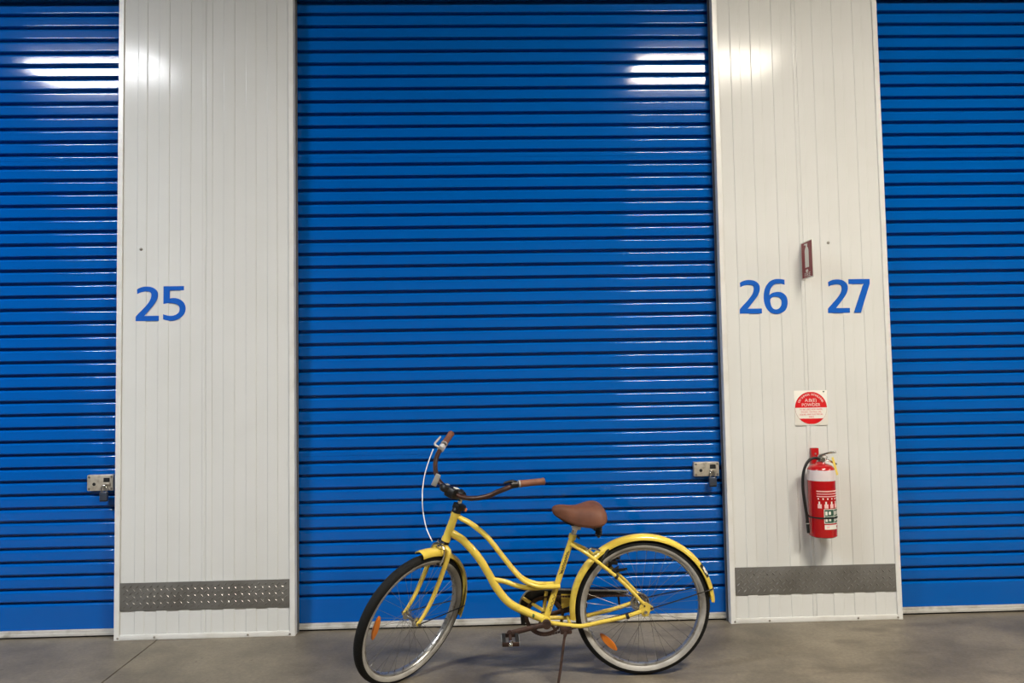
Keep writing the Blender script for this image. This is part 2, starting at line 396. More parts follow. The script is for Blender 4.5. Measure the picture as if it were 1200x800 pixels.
# ---- unit numbers, cut letters
def crom(pts, corners, sub=5):
    """closed outline; smooth except at corner indices"""
    n = len(pts); out = []
    for i in range(n):
        p1, p2 = Vector(pts[i]), Vector(pts[(i+1) % n])
        p0 = p1 if i in corners else Vector(pts[i-1]); p3 = p2 if (i+1) % n in corners else Vector(pts[(i+2) % n])
        if i in corners and (i+1) % n in corners: out.append(p1); continue
        for k in range(sub):
            t = k/sub
            out.append(0.5*((2*p1)+(p2-p0)*t+(2*p0-5*p1+4*p2-p3)*t*t+(3*p1-p0-3*p2+p3)*t*t*t))
    return out
# outlines on a grid with x to the right, y down; digit height 468 units
G2 = ([(15, 36), (50, 18), (90, 5), (140, 0), (200, 6), (245, 26), (278, 58), (293, 103), (288, 153), (268, 203), (235, 253), (190, 308), (145, 363), (115, 400), (310, 400), (310, 468), (0, 468), (0, 408), (40, 363), (95, 308), (145, 253), (185, 198), (205, 148), (208, 108), (198, 83), (175, 70), (140, 66), (100, 71), (55, 83), (20, 100)],
      {0, 13, 14, 15, 16, 17, 29})
G5 = ([(3, 0), (278, 0), (278, 57), (85, 57), (85, 168), (123, 161), (173, 164), (228, 184), (273, 221), (296, 269), (301, 319), (285, 374), (248, 419), (193, 451), (133, 467), (73, 467), (28, 459), (0, 449), (0, 379), (33, 391), (83, 402), (133, 401), (178, 384), (211, 354), (221, 309), (211, 274), (183, 249), (138, 234), (93, 229), (53, 231), (3, 241)],
      {0, 1, 2, 3, 4, 17, 18, 30})
k6 = 468/500
G6 = ([((x-457)*k6, (y-150)*k6) for x, y in [(768, 160), (768, 235), (730, 222), (690, 213), (640, 218), (600, 240), (568, 280), (548, 330), (540, 385), (575, 355), (620, 340), (670, 335), (720, 345), (765, 375), (793, 420), (803, 480), (795, 540), (770, 595), (725, 632), (670, 650), (620, 650), (560, 635), (510, 595), (478, 540), (460, 470), (457, 400), (465, 330), (490, 260), (530, 205), (580, 168), (640, 150), (700, 150)]],
      {0, 1, 8})
H6 = ([((x-457)*k6, (y-150)*k6) for x, y in [(630, 402), (675, 410), (705, 440), (715, 490), (705, 540), (675, 575), (635, 588), (595, 578), (568, 548), (553, 500), (552, 450), (570, 420), (600, 405)]], set())
k7 = 468/480
G7 = ([((x-442)*k7, (y-150)*k7) for x, y in [(442, 150), (750, 150), (750, 215), (605, 630), (505, 630), (660, 218), (442, 218)]], set(range(7)))
def digit_mesh(outlines, h, dep):
    """fill a glyph with holes through a 2D curve, give it depth"""
    cu = bpy.data.curves.new('digit', 'CURVE'); cu.dimensions = '2D'; cu.fill_mode = 'BOTH'; cu.extrude = dep/2
    for pts, cn in outlines:
        q = crom([(x, -y) for x, y in pts], cn)
        sp = cu.splines.new('POLY'); sp.points.add(len(q)-1); sp.use_cyclic_u = True
        for p_, v in zip(sp.points, q): p_.co = (v.x*h/468, (v.y+468)*h/468, 0, 1)
    o = bpy.data.objects.new('digit', cu); COL.objects.link(o)
    dg = bpy.context.evaluated_depsgraph_get(); me = bpy.data.meshes.new_from_object(o.evaluated_get(dg))
    bpy.data.objects.remove(o); bpy.data.curves.remove(cu)
    me.transform(Matrix.Rotation(PI/2, 4, 'X')); me.materials.clear(); me.materials.append(MATS['number_blue']); return me
DEP = RIB+0.001
GL = {'2': digit_mesh([G2], 0.197, DEP), '5': digit_mesh([G5], 0.197, DEP), '6': digit_mesh([G6, H6], 0.203, DEP), '7': digit_mesh([G7], 0.197, DEP)}
def number(txt, x, z, dx, label):
    root = empty('unit_number', TR(x, RIB-DEP/2-0.0001, z)); tag(root, label, 'number')
    for c, d in zip(txt, dx): obj('digit', GL[c], root, TR(d, 0, -0.003 if c == '6' else 0))
    return root
number('25', -2.012, 1.783, (0.0, 0.1545), 'blue number 25 on the white ribbed panel')
number('26', 1.462, 1.772, (0.0, 0.144), 'blue number 26 on the panel, next to the roller door with padlock')
number('27', 1.983, 1.768, (0.0, 0.128), 'blue number 27 on the panel, between the flag sign and the lockless door')

# ---- round powder sign on a square plate
def disc_seg(r, z0, z1, y, d, n=40):
    """part of a disc between two heights"""
    a0, a1 = math.asin(max(-1, min(1, z0/r))), math.asin(max(-1, min(1, z1/r)))
    right = [(r*math.cos(a0+(a1-a0)*i/n), r*math.sin(a0+(a1-a0)*i/n)) for i in range(n+1)]
    pts = right+[(-x, z) for x, z in reversed(right)]
    q = []
    for p_ in pts:
        if not q or (abs(p_[0]-q[-1][0])+abs(p_[1]-q[-1][1])) > 1e-5: q.append(p_)
    return MB().prism(q, y, y+d)
SX0, SX1, SZ0, SZ1 = 1.763, 1.957, 1.116, 1.319
sc, sz = (SX0+SX1)/2, (SZ0+SZ1)/2; sr = 0.0925
sg = empty('extinguisher_sign', TR(sc, -0.0022, sz)); tag(sg, 'square white plate with round red A:B(E) powder sign above the fire extinguisher', 'sign')
MB().bbox(-0.097, 0.097, 0, 0.002, -0.101, 0.101, 0.0006).build('plate', 'white_print', sg)
disc_seg(sr+0.0012, -sr, sr, -0.0004, 0.0004).build('ring', 'dark_red_print', sg, smooth=0)
disc_seg(sr, -sr*0.66, sr*0.02, -0.0007, 0.0004).build('white_field', 'white_print', sg, smooth=0)
disc_seg(sr, sr*0.02, sr, -0.0008, 0.0005).build('red_field', 'red_print', sg, smooth=0)
disc_seg(sr, -sr, -sr*0.66, -0.0008, 0.0005).build('red_foot', 'red_print', sg, smooth=0)
def put_text(txt, size, x, z, y, material, parent, sx=1.0, rot=0.0, name='lettering'):
    me = text_mesh(txt, size, 0.0002, sx=sx); me.materials.append(MATS[material])
    return obj(name, me, parent, TR(x, y, z) @ Matrix.Rotation(rot, 4, 'Y'))
put_text('A:B(E)', 0.027, 0, sr*0.475, -0.0011, 'white_print', sg, 1.0)
put_text('POWDER', 0.026, 0, sr*0.185, -0.0011, 'white_print', sg, 1.0)
for i, t in enumerate(('TO BE USED FOR PAPER,', 'WOOD, TEXTILE, OIL,', 'LIQUID, AND ELECTRICAL', 'FIRES')):
    put_text(t, 0.0125, 0, -sr*(0.10+0.155*i), -0.0010, 'red_print', sg, (1.0, 1.0, 0.93, 1.0)[i])
arc = 'DRY CHEMICAL EXTINGUISHER'
for i, ch in enumerate(arc):
    if ch == ' ': continue
    a = math.radians(62-124*i/(len(arc)-1))
    put_text(ch, 0.0165, -math.sin(a)*sr*0.84, math.cos(a)*sr*0.84, -0.0011, 'white_print', sg, 1.0, -a)
MB().prism([(0.070, 0.096), (0.084, 0.096), (0.077, 0.087)], -0.0006, 0.0).build('corner_mark', 'green_print', sg, smooth=0)

# ---- flag sign standing out from the wall (seen at a sharp angle)
FX, FZ0, FZ1, FW_ = 1.8375, 1.964, 2.180, 0.160
fs = empty('flag_sign', TR(FX, -0.002, (FZ0+FZ1)/2)); tag(fs, 'dark red fire extinguisher flag sign standing out from the wall above the round sign', 'sign')
hh = (FZ1-FZ0)/2
MB().bbox(-0.0015, 0.0015, -FW_, 0.0, -hh, hh, 0.0006).build('sign_plate', 'white_print', fs)
MB().bbox(-0.0015, 0.028, -0.0012, 0.0016, -hh, hh, 0.0004).build('wall_flange', 'white_print', fs)
for s in (-1, 1):
    def face(y0, y1, z0, z1, lvl): return MB().box(min(s*0.0016, s*(0.0016+lvl)), max(s*0.0016, s*(0.0016+lvl)), y0, y1, z0, z1)
    face(-FW_+0.008, -0.008, -hh+0.006, hh-0.006, 0.0004).build('red_field', 'dark_red_print', fs, smooth=0)
    # white extinguisher figure: bottle with shoulder, valve and handle
    def shape(outl, nm):
        mb = MB(); n = len(outl)
        xs = (s*0.0019, s*0.0026)
        mb.add([(x, y, z) for x in xs for y, z in outl], [tuple(range(n)), tuple(range(2*n-1, n-1, -1))]+[(k, k+n, (k+1) % n+n, (k+1) % n) for k in range(n)])
        return mb.build(nm, 'white_print', fs, smooth=0)
    c = -FW_/2
    shape([(c-0.026, -0.045), (c+0.026, -0.045), (c+0.026, 0.052), (c+0.020, 0.066), (c+0.010, 0.074), (c+0.010, 0.084), (c+0.034, 0.088), (c+0.030, 0.094), (c-0.014, 0.092), (c-0.010, 0.074), (c-0.020, 0.066), (c-0.026, 0.052)], 'bottle_figure')
    shape([(c-0.010, -0.056), (c+0.018, -0.056), (c+0.022, -0.066), (c+0.012, -0.074), (c-0.014, -0.070)], 'flame_figure')
    me = text_mesh('FIRE', 0.034, 0.0002, sx=1.35); me.materials.append(MATS['white_print'])
    obj('lettering', me, fs, TR(s*0.0022, c, -hh+0.020) @ Matrix.Rotation(s*PI/2, 4, 'Z'))

# ---- fire extinguisher
EX, EY, ER_ = 1.866, -0.090, 0.0755
EZ0, EZ1 = 0.500, 0.862
ex = empty('fire_extinguisher', TR(EX, EY, EZ0)); tag(ex, 'red fire extinguisher with black hose strapped to the white wall panel', 'fire extinguisher')
H = EZ1-EZ0
bottle = MB().lathe([(0, 0.004), (ER_*0.86, 0.004), (ER_*0.90, 0.0), (ER_, 0.006), (ER_, H), (ER_*0.985, H+0.012), (ER_*0.92, H+0.024), (ER_*0.78, H+0.034), (ER_*0.52, H+0.042), (0.026, H+0.046), (0.022, H+0.056), (0, H+0.056)], 48, 'Z').build('bottle', 'red_enamel', ex)
def patch(nm, a0, a1, z0, z1, material, lvl=0.0006, parent=bottle):
    """print on the bottle: angles in degrees, 0 = facing straight out from the wall, positive to the right"""
    n = max(2, int((a1-a0)/5)); r = ER_+lvl
    pr = [(ER_-0.0004, z0), (r, z0), (r, z1), (ER_-0.0004, z1)]
    return MB().lathe(pr, n, 'Z', math.radians(a0-90), math.radians(a1-90), closed=True).build(nm, material, parent, smooth=35)
def ezpx(y): return at(963, y, EY-ER_).z-EZ0     # height on the front of the bottle for a picture row
patch('white_band', -180, 180, ezpx(564.0), ezpx(551.5), 'band_white')
def aspan(x0, x1):
    r = []
    for x in (x0, x1):
        d = (at(x, 595, EY-ER_*0.6).x-EX)/ER_; r.append(math.degrees(math.asin(max(-0.999, min(0.999, d)))))
    return r
A0, A1 = -44, 72
patch('text_line', A0, A1, ezpx(576.6), ezpx(575.2), 'pink_print')
patch('text_line', A0, A1, ezpx(579.4), ezpx(578.6), 'pink_print')
patch('text_line', A0, A1, ezpx(582.4), ezpx(581.4), 'pink_print')
for i in range(6):
    a = A0+4+i*19
    patch('pictogram', a, a+5, ezpx(585.6), ezpx(583.8), 'white_print')
for i, a in enumerate((A0+3, A0+30, A0+55, A0+80)):
    patch('pictogram', a, a+16, ezpx(595.8), ezpx(591.0), 'pink_print'); patch('pictogram', a+4, a+10, ezpx(591.0), ezpx(588.0), 'white_print')
gp = patch('green_panel', -17, 72, ezpx(613.2), ezpx(597.0), 'green_print')
for a in (-17, 26, 69):
    patch('green_panel_border', a, a+2.0, ezpx(613.2), ezpx(597.0), 'white_print', 0.0009)
patch('green_panel_border', -17, 72, ezpx(613.6), ezpx(613.0), 'white_print', 0.0009); patch('green_panel_border', -17, 72, ezpx(597.4), ezpx(596.8), 'white_print', 0.0009); patch('green_panel_border', -17, 72, ezpx(605.6), ezpx(605.1), 'white_print', 0.0009)
for a in (-12, 31):
    for y0, y1 in ((603.8, 599.4), (611.4, 607.4)):
        patch('pictogram', a, a+9, ezpx(y0), ezpx(y1), 'white_print', 0.0009)
        patch('pictogram', a+14, a+24, ezpx(y0-0.6), ezpx(y1+0.2), 'white_print', 0.0009)
patch('white_label', -16, 50, ezpx(620.6), ezpx(615.2), 'white_print'); patch('red_mark', 42, 60, ezpx(619.4), ezpx(616.6), 'dark_red_print', 0.0009)
patch('round_mark', -8, 4, ezpx(619.2), ezpx(616.8), 'pink_print', 0.0009)
# strap
sp_ = patch('strap', -180, 180, ezpx(608.2), ezpx(606.6), 'black_rubber', 0.003)
# valve, gauge, handles
v0 = H+0.050
MB().lathe([(0, v0), (0.020, v0), (0.020, v0+0.012), (0.014, v0+0.014), (0.014, v0+0.040), (0.010, v0+0.044), (0, v0+0.044)], 20, 'Z').build('valve', 'chrome', ex)
MB().lathe([(0, -0.012), (0.013, -0.012), (0.014, -0.010), (0.014, 0.0), (0.006, 0.003)], 20, 'Y', c=(0.004, -0.016, v0+0.018)).build('pressure_gauge', 'chrome', ex)
def lev(pts, nm): 
    mb = MB(); mb.tube([Vector(p) for p in pts], 0.0065, 8, flat=1.6); return mb.build(nm, 'chrome', ex)
lev(spline([(-0.012, 0, v0+0.036), (0.010, -0.004, v0+0.044), (0.045, -0.012, v0+0.055), (0.080, -0.020, v0+0.060)], 4), 'squeeze_lever')
lev(spline([(-0.006, 0, v0+0.018), (0.025, -0.006, v0+0.018), (0.055, -0.014, v0+0.006), (0.082, -0.020, v0-0.010)], 4), 'carry_handle')
MB().tube(spline([(0.000, -0.014, v0+0.034), (0.022, -0.018, v0+0.040), (0.032, -0.018, v0+0.028), (0.020, -0.016, v0+0.024)], 5), 0.002, 8).build('safety_pin', 'chrome', ex)
tg = MB(); tg.add([(0, 0, 0), (0.012, 0, 0.004), (0.034, -0.004, -0.095), (0.024, -0.004, -0.099), (0, 0.002, 0), (0.012, 0.002, 0.004), (0.034, -0.002, -0.095), (0.024, -0.002, -0.099)], [(0, 1, 2, 3), (7, 6, 5, 4), (0, 4, 5, 1), (1, 5, 6, 2), (2, 6, 7, 3), (3, 7, 4, 0)])
tg.build('inspection_tag', 'tag_yellow', ex, TR(0.048, -0.036, v0+0.030))
# hose with nozzle held by the strap
hp = [(954.5, 536.5), (949, 538.5), (944.2, 545), (941.2, 556), (941.0, 572), (943.0, 588), (945.2, 602), (946.2, 612)]
hpts = []
for i, (x, y) in enumerate(hp):
    q = at(x, y, EY-0.02); hpts.append((q.x-EX, -0.02, q.z-EZ0))
hpts = [(-0.010, -0.004, v0+0.022)]+hpts
hose = MB().tube(spline(hpts, 5), 0.0080, 12).build('hose', 'hose_black', ex)
q0, q1 = Vector(hpts[-1]), Vector((hpts[-1][0]+0.004, hpts[-1][1], hpts[-1][2]-0.058))
MB().tube([q0+Vector((0, 0, 0.012)), q0-Vector((0, 0, 0.004)), q0.lerp(q1, 0.3), q1], [0.009, 0.0095, 0.0085, 0.0085], 12).build('nozzle', 'hose_black', hose)
MB().tube([q0.lerp(q1, 0.05), q0.lerp(q1, 0.12)], 0.0102, 12).build('nozzle_ring', 'alu', hose)
# red wall bracket the bottle hangs from
bp0, bp1 = at(950.6, 537, -0.02), at(958.8, 524.5, -0.02)
br = empty('wall_bracket', TR((bp0.x+bp1.x)/2, 0, bp0.z)); tag(br, 'red wall bracket with a screw behind the extinguisher valve', 'bracket')
bw, bh = (bp1.x-bp0.x)/2, bp1.z-bp0.z
MB().bbox(-bw, bw, -0.030, -0.002, -0.150, bh, 0.004).build('back_plate', 'red_enamel', br)
MB().lathe([(0, -0.003), (0.004, -0.003), (0.005, 0.0015)], 12, 'Y').build('screw', 'screw_steel', br, TR(0, -0.0305, bh*0.45))

# ---- ceiling lights (reflected in the doors and panels)
for i, (side, lx, lc) in enumerate(LAMPS):
    MATS['lamp_light_%d' % i] = emit('lamp_light_%d' % i, lc, LAMP_POWER)
    L_ = empty('ceiling_light_%s_offscreen' % side, TR(lx, LAMP_Y, LAMP_Z))
    tag(L_, ('long ceiling light mirrored on the panel that carries a single number', 'warm long ceiling light mirrored on the panel above the fire extinguisher', 'warm long ceiling light farther along, past the door without a lock')[i], 'ceiling light', 'ceiling lights in a row along the corridor')
    hb = MB(); hb.box(-0.75, 0.75, -0.38, 0.38, 0.012, 0.15)
    for y_ in (-0.39, 0.39): hb.box(-0.78, 0.78, y_-0.01, y_+0.01, -0.075, 0.15)
    for x_ in (-0.765, 0.765): hb.box(x_-0.015, x_+0.015, -0.38, 0.38, -0.075, 0.15)
    hb.build('housing', 'lamp_housing', L_, smooth=0)
    MB().box(-0.73, 0.73, -0.36, 0.36, 0.0, 0.011).build('diffuser_%s_offscreen' % side, 'lamp_light_%d' % i, L_, smooth=0)

# ================================================================== THE BICYCLE
# bike frame of reference: x forward, y to its left (towards the viewer), z up; origin at the rear tyre's contact point
PSI, LEAN = 0.0105, 0.0793
fwv = Vector((-math.cos(PSI), -math.sin(PSI), 0)); upv = Vector((0, 0, 1)); lfv = upv.cross(fwv)
u2 = math.cos(LEAN)*upv+math.sin(LEAN)*lfv; l2 = math.cos(LEAN)*lfv-math.sin(LEAN)*upv
BM = Matrix((fwv, l2, u2)).transposed().to_4x4(); BM.translation = Vector((0.7063, -0.7076, 0.0))
BI = BM.inverted()
RW = 0.3242
bike = empty('bicycle', BM)
tag(bike, 'yellow step-through cruiser bicycle with brown saddle and grips on its kickstand', 'bicycle')
def part(mb, name, mats, M=None, parent=None, smooth=40): return mb.build(name, mats, parent or bike, M, smooth)
def sub(mb, name, mats, parent, M=None, smooth=40): return mb.build(name, mats, parent, M, smooth)
# steering: axis through the head tube, bars and wheel turned to the left
HT, HB = Vector((0.8769, 0, 0.7948)), Vector((0.9262, 0, 0.6667)); FL, RAKE, STEER = 0.3908, 0.0403, 0.8554
S_ = (HT-HB).normalized(); f0 = Vector((S_.z, 0, -S_.x)); l0 = Vector((0, 1, 0))
fd = math.cos(STEER)*f0+math.sin(STEER)*l0; lt = math.cos(STEER)*l0-math.sin(STEER)*f0
SM = Matrix((fd, lt, S_)).transposed().to_4x4(); SM.translation = HB
SI = (BM @ SM).inverted()
HL = (HT-HB).length

# ---- frame tubes
bb = Vector((0.462, 0, 0.274))
part(MB().tube([HB-S_*0.004, HB+S_*0.012, HB+S_*0.02, HT-S_*0.02, HT-S_*0.012, HT+S_*0.003], [0.0215, 0.0215, 0.0190, 0.0190, 0.0215, 0.0215], 20), 'head_tube', 'yellow_paint')
dt = [(0.899, 0, 0.700), (0.868, 0, 0.680), (0.836, 0, 0.654), (0.777, 0, 0.584), (0.730, 0, 0.506), (0.688, 0, 0.428), (0.628, 0, 0.357), (0.540, 0, 0.309), (0.474, 0, 0.280)]
d_ = part(MB().tube(spline(dt, 6), 0.0185, 20), 'down_tube', 'yellow_paint')
for s in (1, -1):
    tt = [(0.872, s*0.004, 0.779), (0.845, s*0.010, 0.763), (0.803, s*0.0125, 0.738), (0.732, s*0.0135, 0.676), (0.657, s*0.015, 0.578), (0.606, s*0.0165, 0.512), (0.563, s*0.0185, 0.469), (0.507, s*0.0215, 0.444), (0.455, s*0.0235, 0.439), (0.393, s*0.0235, 0.440)]
    part(MB().tube(spline(tt, 6), 0.0098, 14), 'top_tube', 'yellow_paint')
mt_ = [(0.707, 0, 0.474), (0.650, 0, 0.462), (0.594, 0, 0.441), (0.545, 0, 0.430), (0.480, 0, 0.430), (0.411, 0, 0.436)]
part(MB().tube(spline(mt_, 6), 0.0115, 14), 'middle_tube', 'yellow_paint')
st0, st1 = Vector((0.4585, 0, 0.285)), Vector((0.329, 0, 0.669))
st = part(MB().tube([st0, st1], 0.0143, 18), 'seat_tube', 'yellow_paint')
sd = (st1-st0).normalized()
cl = part(MB().tube([st1-sd*0.012, st1+sd*0.010], 0.0185, 18), 'seat_clamp', 'yellow_worn')
sub(MB().tube([(0.312, -0.020, 0.668), (0.300, 0.018, 0.664)], 0.005, 8), 'clamp_bolt', 'black_steel', cl)
part(MB().tube([st1, st1+sd*0.045], 0.0130, 16), 'seat_post', 'chrome')
part(MB().lathe([(0, -0.036), (0.0215, -0.036), (0.0225, -0.034), (0.0225, 0.034), (0.0215, 0.036), (0, 0.036)], 24, 'Y', c=bb), 'bottom_bracket_shell', 'yellow_paint')
for s in (1, -1):
    ss = [(0.340, s*0.012, 0.636), (0.300, s*0.030, 0.616), (0.258, s*0.045, 0.590), (0.190, s*0.054, 0.537), (0.125, s*0.059, 0.483), (0.060, s*0.063, 0.419), (0.010, s*0.065, 0.364)]
    part(MB().tube(spline(ss, 5), [0.0085]*31, 12), 'seat_stay', 'yellow_worn')
    cs = [(0.452, s*0.026, 0.272), (0.405, s*0.038, 0.268), (0.355, s*0.047, 0.263), (0.303, s*0.052, 0.260), (0.255, s*0.054, 0.267), (0.200, s*0.056, 0.279), (0.120, s*0.060, 0.295), (0.060, s*0.064, 0.312), (0.020, s*0.066, 0.326)]
    part(MB().tube(spline(cs, 5), 0.0098, 12), 'chain_stay', 'yellow_worn')
    dr = MB().prism([(0.030, 0.330), (0.026, 0.352), (0.014, 0.372), (-0.006, 0.368), (-0.036, 0.348), (-0.040, 0.334), (-0.022, 0.326), (-0.014, 0.304), (0.010, 0.302)], s*0.066-0.003, s*0.066+0.003)
    o = part(dr, 'dropout', 'yellow_worn')
    sub(MB().lathe([(0, 0.006), (0.0045, 0.006), (0.006, 0.003), (0.006, 0)], 8, 'Y', M=TR(-0.028, s*0.069, 0.340) @ Matrix.Scale(s, 4, (0, 1, 0))), 'stay_bolt', 'rust', o)
    sub(MB().lathe([(0, 0.003), (0.0045, 0.003), (0.0045, 0)], 8, 'Y', M=TR(0.004, s*0.069, 0.352) @ Matrix.Scale(s, 4, (0, 1, 0))), 'eyelet', 'rust', o)
part(MB().tube([(0.352, -0.046, 0.270), (0.352, 0.046, 0.270)], 0.008, 10), 'stay_bridge', 'yellow_worn')
part(MB().tube([(0.262, -0.045, 0.596), (0.262, 0.045, 0.596)], 0.007, 10), 'brake_bridge', 'yellow_worn')
# black straps on the stays
def band(p, q, r, name='cable_strap'): part(MB().tube([p, q], r, 14), name, 'black_rubber')
band(Vector((0.090, 0.0617, 0.302)), Vector((0.076, 0.0624, 0.306)), 0.0125)
band(Vector((0.137, 0.0583, 0.494)), Vector((0.128, 0.0588, 0.486)), 0.0115)
# lettering on the seat tube and small marks (a curling black script, too small to read in the photograph)
def decal_curve(pts, name, r, material='decal_black', parent=None):
    return sub(MB().tube([Vector(p) for p in pts], r, 5), name, material, parent)
sn = Vector((0.10, 0.995, 0)).normalized()
def on_seat_tube(t, off):
    """t along the tube, off across it"""
    cx = sd.cross(Vector((0, 1, 0))).normalized(); a = off/0.0146
    return st0+sd*t+(cx*math.sin(a)+Vector((0, 1, 0))*math.cos(a))*0.0148
ln = (st1-st0).length
pts = [on_seat_tube(ln*0.56+ln*0.27*i/60, 0.0055*math.sin(i*0.9)+0.0015*math.sin(i*0.23)) for i in range(61)]
decal_curve(pts, 'script_lettering', 0.0013, parent=st)
pts = [on_seat_tube(ln*0.54+ln*0.05*i/8, -0.008+0.012*i/8) for i in range(9)]
decal_curve(pts, 'script_capital', 0.0016, parent=st)
pts = [on_seat_tube(ln*0.10+ln*0.20*i/30, 0.005*math.sin(i*0.8)+0.003) for i in range(31)]
decal_curve(pts, 'script_lettering', 0.0012, parent=st)
dtp = spline(dt, 6)
q = Vector((0.520, 0.0188, 0.302))
sub(MB().lathe([(0, 0.0006), (0.008, 0.0004), (0.010, -0.001)], 14, 'Y', M=TR(*q) @ Matrix.Scale(0.6, 4, (1, 0, 0))), 'round_badge', 'decal_green', d_)

# ---- fork, headset, stem (steered)
part(MB().tube([(0, 0, -0.016), (0, 0, -0.004)], 0.0215, 18), 'headset_cup', 'black_steel', SM)
part(MB().tube([(0, 0, HL+0.002), (0, 0, HL+0.012), (0, 0, HL+0.020), (0, 0, HL+0.030)], [0.023, 0.023, 0.019, 0.017], 18), 'headset_nut', 'black_steel', SM)
crn = MB(); crn.tube([(0, 0, -0.034), (0, 0, -0.016)], 0.019, 16); crn.tube(spline([(0.0, -0.046, -0.054), (0, -0.036, -0.036), (0, 0, -0.028), (0, 0.036, -0.036), (0, 0.046, -0.054)], 5), 0.0125, 12)
part(crn, 'fork_crown', 'yellow_worn', SM)
for s in (1, -1):
    bl = spline([(0.0, s*0.045, -0.046), (0.0, s*0.048, -0.12), (0.002, s*0.050, -0.20), (0.008, s*0.051, -0.28), (0.020, s*0.051, -0.335), (RAKE, s*0.050, -FL+0.004)], 6)
    n = len(bl); part(MB().tube(bl, [0.0125-0.0045*i/(n-1) for i in range(n)], 14), 'fork_blade', 'yellow_worn', SM)
    fe = MB().lathe([(0, -0.002), (0.012, -0.002), (0.012, 0.002), (0, 0.002)], 14, 'Y'); part(fe, 'fork_end', 'yellow_worn', SM @ TR(RAKE, s*0.050, -FL))
part(MB().tube(spline([(0, 0, HL+0.028), (0, 0, HL+0.055), (0.008, 0, HL+0.072), (0.030, 0, HL+0.084), (0.070, 0, HL+0.098)], 5), [0.0112]*6+[0.0112+0.0005*i for i in range(15)], 16), 'stem', 'chrome', SM)
clamp = part(MB().lathe([(0, -0.026), (0.019, -0.026), (0.021, -0.023), (0.021, 0.023), (0.019, 0.026), (0, 0.026)], 20, 'Y', c=(0.075, 0, 0.235)), 'stem_clamp', 'black_steel', SM)
part(MB().tube([(-0.024, 0.010, HL+0.022), (-0.045, 0.014, HL+0.022)], [0.007, 0.009], 10), 'bell_knob', 'orange_reflector', SM)
part(MB().bbox(-0.032, 0.018, -0.022, 0.024, HL+0.016, HL+0.046, 0.006), 'headset_clamp', 'black_steel', SM)
# handlebar
hb = [(-.134, .308, .431), (-.046, .252, .390), (.022, .211, .335), (.051, .171, .289), (.071, .114, .254), (.075, .058, .238), (.075, 0, .235)]
full = hb+[(x, -y, z) for x, y, z in reversed(hb[:-1])]
part(MB().tube(spline(full, 7), 0.0112, 14), 'handlebar', 'rusty_bar', SM)
for s in (1, -1):
    e, g = Vector((-.134, s*.308, .431)), Vector((-.046, s*.252, .390)); dr_ = (e-g).normalized()
    gr = part(MB().tube([g-dr_*0.002, g+dr_*0.004, g+dr_*0.012, e-dr_*0.006, e+dr_*0.002, e+dr_*0.006], [0.015, 0.0175, 0.0155, 0.0155, 0.0172, 0.014], 16), 'grip', 'brown_grip', SM)
    sub(MB().tube([g-dr_*0.007, g-dr_*0.001], 0.0165, 16), 'grip_ring', 'whitewall' if s > 0 else 'alu', gr)
    lm_ = 'black_steel' if s > 0 else 'alu'
    b0 = g-dr_*(0.030 if s > 0 else 0.046)
    lv = MB(); lv.tube([b0-dr_*0.014, b0+dr_*0.016], 0.0168, 14)
    if s > 0:
        lv.tube(spline([b0+Vector((0.0, 0, 0.010)), b0-dr_*0.02+Vector((0.0, 0, 0.016)), b0-dr_*0.05+Vector((0.0, 0, 0.012))], 5), [0.010]*4+[0.008-0.0006*i for i in range(7)], 10)
    else:
        lv.tube(spline([b0+Vector((0.006, 0, 0.0)), b0+Vector((0.030, s*0.006, 0.004)), b0+Vector((0.034, s*0.020, 0.010)), b0+dr_*0.05+Vector((0.032, s*0.02, 0.010)), b0+dr_*0.08+Vector((0.030, s*0.02, 0.010))], 5), 0.0050, 10)
    part(lv, 'brake_lever', lm_, SM)
# black box with two pale labels at the bar centre, clear front reflector
cb = MB().bbox(0.048, 0.104, -0.030, 0.030, 0.208, 0.258, 0.012); cb.lathe([(0, 0.0), (0.024, 0.002), (0.030, 0.010), (0.031, 0.020), (0.026, 0.032), (0.012, 0.036), (0, 0.036)], 20, 'Z', c=(0.088, -0.034, 0.222)); cb.tube([(0.055, 0.026, 0.240), (0.055, 0.052, 0.240)], [0.024, 0.017], 14)
bx = part(cb, 'handlebar_mount', 'black_steel', SM)
sub(MB().bbox(-0.013, 0.013, -0.009, 0.009, -0.001, 0.002, 0.0008), 'pale_label', 'decal_white', bx, TR(0.072, 0.010, 0.2585))
sub(MB().lathe([(0.0, 0.002), (0.010, 0.002), (0.011, -0.001)], 14, 'Z'), 'pale_button', 'clear_reflector', bx, TR(0.088, -0.034, 0.2585))
part(MB().bbox(-0.006, 0.006, -0.012, 0.012, -0.029, 0.029, 0.003), 'front_reflector', 'clear_reflector', SM @ TR(0.132, -0.072, 0.262) @ Matrix.Rotation(-0.10, 4, 'Y') @ Matrix.Rotation(0.80, 4, 'Z'))
part(MB().tube([(0.095, -0.040, 0.240), (0.130, -0.070, 0.252)], 0.004, 8), 'reflector_bracket', 'black_steel', SM)

# ---- brake cable, white, from the far lever down to the front brake
c0 = BM @ SM @ Vector((0.015, -0.242, 0.375)); c1 = BM @ SM @ Vector((0.045, 0.0, -0.012))
cp = [(507.8, 526), (503.5, 537), (498.0, 555), (495.3, 572), (495.0, 588), (496.6, 605), (500.5, 621), (506.5, 634)]
cpts = []
for i, (x, y) in enumerate(cp):
    t = i/(len(cp)-1); Yw = c0.y+(c1.y-c0.y)*t; cpts.append(BI @ at(x, y, Yw))
part(MB().tube(spline(cpts, 5), 0.0026, 8), 'brake_cable', 'cable_white')
